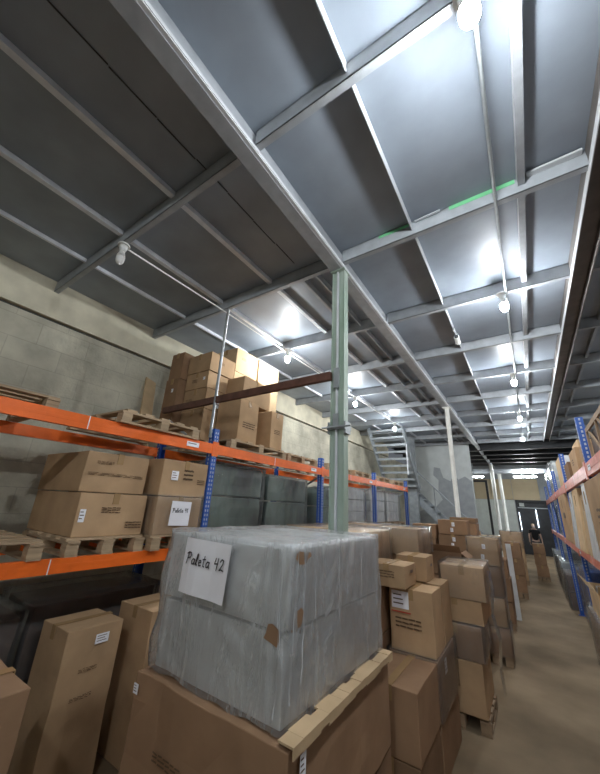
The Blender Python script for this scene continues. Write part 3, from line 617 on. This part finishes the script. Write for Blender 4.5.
for i, (za, zb_) in enumerate(((.143, .56), (.562, .98), (.982, 1.41))):
    carton('brown carton in the stack hidden behind the grey load, %s layer' % ordn[i], -2.3, -1.38, 3.02, 4.5, za, zb_, mat='card_d', group='big cartons stacked behind the grey load')
carton('low wide carton with shiny white film top just behind the grey load', -2.35, -1.23, 4.58, 5.25, 1.60, 1.915, mat='card', wrap='film_m', damage=.006)
carton('wide carton with filmed top between the grey load and the low wide one', -2.35, -1.52, 3.3, 4.4, 1.412, 1.90, mat='card_l', wrap='film_m', damage=.006)
for i, (za, zb_) in enumerate(((.002, .53), (.532, 1.06), (1.062, 1.598))):
    carton('brown carton beneath the low white-topped carton, %s of three' % ordn[i], -2.3, -1.25, 4.6, 5.2, za, zb_, mat='card_d', group='cartons beneath the white-topped one')

# first aisle stack with the drooping film
pallet('dark wooden pallet under the first aisle stack of film-wrapped cartons', -1.25, -.66, 4.70, 5.4, .002, mat='wood_d', nb=4)
carton('brown carton at the bottom of the first aisle stack', -1.22, -.67, 4.68, 5.4, .143, .62, mat='card')
carton('film-wrapped carton second from the bottom of the first aisle stack', -1.2, -.65, 4.69, 5.4, .622, .95, mat='card_d', wrap='film_m', rz=.02)
carton('reddish-brown carton third up in the first aisle stack', -1.18, -.60, 4.70, 5.4, .965, 1.20, mat='card', rz=-.02)
carton('carton with whitish film over its top crowning the first aisle stack', -1.04, -.56, 4.69, 5.38, 1.202, 1.55, mat='card', wrap='film_m', rz=.03)
t = thing('film_strip', 'strip of loose clear film hanging down the aisle side of the first stack', 'plastic film', (-.54, 4.95, .3))
fb = MB()
pts = [(.0, 0, 1.2), (.02, .05, 1.0), (-.01, -.02, .75), (.03, .04, .5), (.0, .0, .25), (.02, -.05, .02)]
for (a, b) in zip(pts, pts[1:]): fb.quad([(a[0], a[1]-.05, a[2]), (a[0]+.02, a[1]+.05, a[2]), (b[0]+.02, b[1]+.05, b[2]), (b[0], b[1]-.05, b[2])], 'film_m')
bmesh.ops.remove_doubles(fb.bm, verts=fb.bm.verts, dist=1e-4); fb.build('strip', t)
# open carton with a dark flap behind it
carton('open carton with a dark raised flap behind the first aisle stack', -1.35, -.9, 5.5, 5.95, 1.30, 1.60, open_top=True, mat='card_d')
for i, (za, zb_) in enumerate(((.002, .65), (.652, 1.298))): carton('carton under the open one behind the first aisle stack, %s' % ('lower', 'upper')[i], -1.42, -.88, 5.48, 6.0, za, zb_, mat='card_d')

def stack(x0, x1, y0, y1, z0, hs, desc, mats=('card',), labs=None, wrap=None, jit=.012, group=None, base='pallet'):
    z = z0; N_ = len(hs); r = random.Random(x0*7+y0)
    if base == 'pallet':
        pallet('wooden pallet under ' + desc, x0+.01, x1-.01, y0+.01, y1-.01, .002, mat='wood_d', nb=4); z = .143
    for i, h in enumerate(hs):
        o_ = 'bottom' if i == 0 else 'topmost' if i == N_-1 else ordn[i] if i < 5 else '%s from the top' % {1: 'second', 2: 'third', 3: 'fourth'}[N_-1-i]
        dx, dy = r.uniform(-jit, jit), r.uniform(-jit, jit)*.6
        carton('brown carton, %s of %s' % (o_, desc), x0+dx, x1+dx, y0+dy, y1+dy, z+.001, z+h-.002, mat=mats[i % len(mats)], group=group, labels=labs(i, h) if labs else (), rz=r.uniform(-.02, .02), wrap=wrap if i == N_-1 or wrap == 'film' else None, damage=.006)
        z += h
two = lambda i, h: [('s', .02, h*.68, .05, .07), ('s', -.01, h*.3, .05, .07)]
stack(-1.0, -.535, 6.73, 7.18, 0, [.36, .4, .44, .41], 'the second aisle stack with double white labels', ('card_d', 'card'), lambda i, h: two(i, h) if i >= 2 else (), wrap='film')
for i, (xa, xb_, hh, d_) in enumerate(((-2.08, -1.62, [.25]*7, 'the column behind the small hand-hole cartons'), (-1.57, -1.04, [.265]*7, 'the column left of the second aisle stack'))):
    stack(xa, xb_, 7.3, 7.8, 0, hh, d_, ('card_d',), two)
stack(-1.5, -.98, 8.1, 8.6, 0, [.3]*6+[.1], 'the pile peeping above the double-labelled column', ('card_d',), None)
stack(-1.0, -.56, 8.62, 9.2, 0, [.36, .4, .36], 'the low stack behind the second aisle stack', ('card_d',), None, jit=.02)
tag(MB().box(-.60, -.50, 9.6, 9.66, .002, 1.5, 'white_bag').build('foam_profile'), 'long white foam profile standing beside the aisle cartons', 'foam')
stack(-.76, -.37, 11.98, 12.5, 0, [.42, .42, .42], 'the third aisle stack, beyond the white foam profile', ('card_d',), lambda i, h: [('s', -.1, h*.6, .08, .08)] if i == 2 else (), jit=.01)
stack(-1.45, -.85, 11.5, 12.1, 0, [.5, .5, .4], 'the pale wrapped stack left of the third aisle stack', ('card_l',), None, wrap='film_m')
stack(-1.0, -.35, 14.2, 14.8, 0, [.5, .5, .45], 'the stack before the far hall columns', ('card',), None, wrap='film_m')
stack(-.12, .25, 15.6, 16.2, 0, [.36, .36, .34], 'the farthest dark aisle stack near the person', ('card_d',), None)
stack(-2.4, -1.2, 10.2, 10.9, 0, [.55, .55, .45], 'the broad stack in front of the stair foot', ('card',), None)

# ------------------------------------------------------------------ right rack goods
z = 2.7405
t = thing('open_crate', 'dark open wooden crate at the top right, on the right rack', 'crate', (1.12, 4.2, z))
for (a, b, cc, d_) in ((-.46, -.44, -.62, .62), (.44, .46, -.62, .62)): MB().box(a, b, cc, d_, 0, .03, 'wood_d').box(a, b, cc, d_, .32, .37, 'wood_d').build('side_rail', t)
for y in (-.62, -.02, .6): MB().box(-.462, -.442, y-.02, y+.02, .03, .32, 'wood_d').build('slat', t); MB().bar((-.45, y, .03), (-.45, y+.5 if y < .5 else y, .32), .015, .03, 'wood_d').build('slat', t)
MB().box(-.43, .43, -.6, .6, .001, .3, 'brown_dark').build('inner_panel', t)
carton('brown carton on the top right shelf between two blue uprights', .68, 1.4, 5.3, 5.9, z+.001, z+.30, mat='card')
carton('brown open carton on the top right shelf, behind the near uprights', .66, 1.3, 6.1, 6.9, z+.001, z+.38, mat='card', prints=[('w', -.1, .15, .2, .1)])
carton('carton with greyish lid stacked on the open brown one', .72, 1.25, 6.15, 6.85, z+.383, z+.50, mat='card_l')
carton('small dark carton low on the top right shelf past the brown ones', .64, 1.2, 7.1, 7.8, z+.001, z+.3, mat='card_d')
carton('white carton with blue print high on the right shelf, lower', .70, 1.3, 8.4, 9.2, z+.001, z+.34, mat='white_bag', tape=None, prints=[('w', -.1, .2, .2, .12)])
carton('white carton high on the right shelf, upper one', .74, 1.3, 8.45, 9.15, z+.342, z+.6, mat='white_bag', tape=None)
carton('tan carton on the right shelf beyond the white ones', .72, 1.3, 9.6, 10.6, z+.001, z+.72, mat='card_l')
load('white film-wrapped load on the top right shelf near the far end', .7, 1.4, 11.5, 12.7, z+.001, z+.86, 'white_bag', 'film_m', 31, 2)
load('second white wrapped load at the far end of the top right shelf', .7, 1.4, 13.0, 13.9, z+.001, z+1.0, 'white_bag', 'film_m', 33, 2)
load('lilac-white wrapped load on the last bay of the top right shelf', .7, 1.4, 14.6, 16.2, z+.001, z+.9, 'white_bag', 'film', 34, 2)
z = 1.6705
def panel(label, x0, x1, y0, y1, hz, mat, lean=.0, name='flat_carton', handle=False):
    t = thing(name, label, 'flat carton', ((x0+x1)/2, (y0+y1)/2, z+.001)); b = MB(); w = (x1-x0)/2; d = (y1-y0)/2
    b.hexa([(-w, -d, 0), (w, -d, 0), (w, d, 0), (-w, d, 0), (-w+lean, -d, hz), (w+lean, -d, hz), (w+lean, d, hz), (-w+lean, d, hz)], mat); b.build('body', t, bevel=.008)
    if handle: MB().box(-w-.006+lean*.5, -w-.001+lean*.5, -.3, .15, hz*.50, hz*.62, 'brown_dark').build('hand_hole', t)
    MB().box(-w-.004+lean*.8, -w-.0005+lean*.8, -.03, .03, hz*.72, hz*.9, 'tape').build('packing_tape', t)
panel('tall tan flat carton with dark hand hole, past the second lower upright', .60, .72, 8.5, 10.3, .92, 'card', handle=True)
panel('narrow white flat pack beside the blue upright on the lower right shelf', .57, .64, 7.45, 7.9, .90, 'white_bag', lean=.06)
panel('tan flat carton leaning on the lower right shelf, next to the white pack', .58, .68, 6.55, 7.3, .90, 'card_l', lean=.05)
panel('bright white flat pack standing between two tan cartons, right shelf', .59, .67, 5.55, 6.0, .90, 'white_bag', lean=.04)
panel('second leaning tan flat carton before the bright white pack', .60, .70, 6.08, 6.5, .80, 'card_l', lean=.05)
carton('large tan carton at the right edge of the photo, lower right shelf', .60, 1.4, 3.9, 5.45, z+.001, z+.90, mat='card', prints=[('w', -.2, .4, .3, .2)])
carton('tan carton behind the leaning flat ones on the right shelf', .86, 1.5, 6.2, 7.8, z+.001, z+.85, mat='card_l')
load('dark blue wrapped load at the far end of the lower right shelf', .72, 1.4, 11.5, 13.9, z+.001, z+.85, 'plastic_blue', 'film', 41, 2)
load('dark wrapped load on the last bay of the lower right shelf', .72, 1.4, 14.5, 16.8, z+.001, z+.8, 'dark_load', 'film', 42, 2)
# floor level at the right
carton('open carton on the floor at the right edge with white paper inside', .60, 1.15, 6.5, 7.6, .802, 1.18, open_top=True, mat='card_l', damage=.003)
tag(MB().grid(.4, 1.1, .16, .12, 'white_bag', lambda p: p+Vector((0, 0, .10*noise.noise(p*7)))).build('crumpled_paper', loc=(.88, 7.05, .815+.14)), 'white crumpled packing paper in the open carton at the right edge', 'paper')
carton('brown film-wrapped carton under the open one at the right edge', .55, 1.2, 6.4, 7.84, .002, .80, mat='card_d', wrap='film')
load('blue wrapped goods on the floor beside the foot of the blue upright', .66, 1.3, 8.25, 9.35, .002, 1.3, 'plastic_blue', 'film', 43, 2)
load('blue film-wrapped goods on the floor under the right rack', .70, 1.4, 9.5, 10.9, .002, 1.1, 'plastic_blue', 'film_m', 44, 2)
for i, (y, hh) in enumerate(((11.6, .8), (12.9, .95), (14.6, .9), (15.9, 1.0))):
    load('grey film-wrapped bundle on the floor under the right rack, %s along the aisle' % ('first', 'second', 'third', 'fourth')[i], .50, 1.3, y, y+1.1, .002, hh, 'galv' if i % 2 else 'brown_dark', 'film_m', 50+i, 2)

# ------------------------------------------------------------------ person in the far aisle
def skinned(name, pts, edges, rad, mat, parent, sub=2, root=0):
    me = bpy.data.meshes.new(name); me.from_pydata(pts, edges, []); o = bpy.data.objects.new(name, me); COL.objects.link(o); o.parent = parent
    me.materials.append(M[mat]); s = o.modifiers.new('skin', 'SKIN'); s.use_smooth_shade = True
    for i, v in enumerate(me.skin_vertices[0].data):
        v.radius = rad[i] if isinstance(rad[i], tuple) else (rad[i], rad[i]); v.use_root = (i == root)
    if sub: u = o.modifiers.new('sub', 'SUBSURF'); u.levels = sub; u.render_levels = sub
    return o
t = thing('person', 'person with fair hair in a black top standing far down the aisle', 'person', (.02, 21.0, 0), .15)
pts = [(0, 0, .98), (0, .01, 1.2), (0, .01, 1.42), (0, .0, 1.53), (0, -.01, 1.62), (0, -.015, 1.74),
       (.17, .01, 1.47), (.235, .02, 1.22), (.25, -.03, .98), (.25, -.05, .90), (-.17, .01, 1.47), (-.235, .02, 1.22), (-.25, -.03, .98), (-.25, -.05, .90),
       (.09, 0, .92), (.10, -.01, .52), (.11, .02, .1), (.12, -.13, .04), (-.09, 0, .92), (-.10, -.01, .52), (-.11, .02, .1), (-.12, -.13, .04)]
ed = [(0, 1), (1, 2), (2, 3), (3, 4), (4, 5), (2, 6), (6, 7), (7, 8), (8, 9), (2, 10), (10, 11), (11, 12), (12, 13), (0, 14), (14, 15), (15, 16), (16, 17), (0, 18), (18, 19), (19, 20), (20, 21)]
rad = [(.15, .10), (.13, .09), (.15, .10), (.055, .055), (.075, .085), (.075, .085), .055, .042, .028, .03, .055, .042, .028, .03, .085, .058, .04, .035, .085, .058, .04, .035]
skinned('body', pts, ed, rad, 'skin', t)
for s in (-1, 1):
    for k in range(5):
        b = (s*.25, -.05-.012*(k-2), .88); q = (s*(.25-.005*k), -.055-.016*(k-2)-(.02 if k == 0 else 0), .83 if k else .86); e = (s*(.24-.004*k), -.065-.016*(k-2)-(.03 if k == 0 else 0), .79-.006*(2-abs(k-2)) if k else .83)
        skinned('finger', [b, q, e], [(0, 1), (1, 2)], [.010, .009, .007], 'skin', t, 1)
skinned('black_top', [(0, 0, .95), (0, .01, 1.2), (0, .01, 1.43), (0, 0, 1.50), (.16, .01, 1.47), (.22, .02, 1.30), (-.16, .01, 1.47), (-.22, .02, 1.30)], [(0, 1), (1, 2), (2, 3), (2, 4), (4, 5), (2, 6), (6, 7)], [(.17, .12), (.15, .11), (.17, .12), (.07, .07), .07, .058, .07, .058], 'blackcloth', t)
skinned('black_trousers', [(0, 0, .98), (.09, 0, .9), (.10, -.01, .52), (.11, .02, .1), (-.09, 0, .9), (-.10, -.01, .52), (-.11, .02, .1)], [(0, 1), (1, 2), (2, 3), (0, 4), (4, 5), (5, 6)], [(.165, .12), .10, .072, .06, .10, .072, .06], 'blackcloth', t)
skinned('hair', [(0, .03, 1.78), (0, .06, 1.70), (0, .065, 1.58), (.06, .04, 1.66), (-.06, .04, 1.66)], [(0, 1), (1, 2), (1, 3), (1, 4)], [(.075, .07), (.08, .06), (.06, .04), .04, .04], 'hair', t)
MB().box(-.045, .045, -.105, -.088, 1.60, 1.66, 'paper').build('face_mask', t, bevel=.008)
f_ = MB(); f_.box(-.045, -.02, -.102, -.09, 1.70, 1.712, 'black').box(.02, .045, -.102, -.09, 1.70, 1.712, 'black'); f_.build('eyes', t)
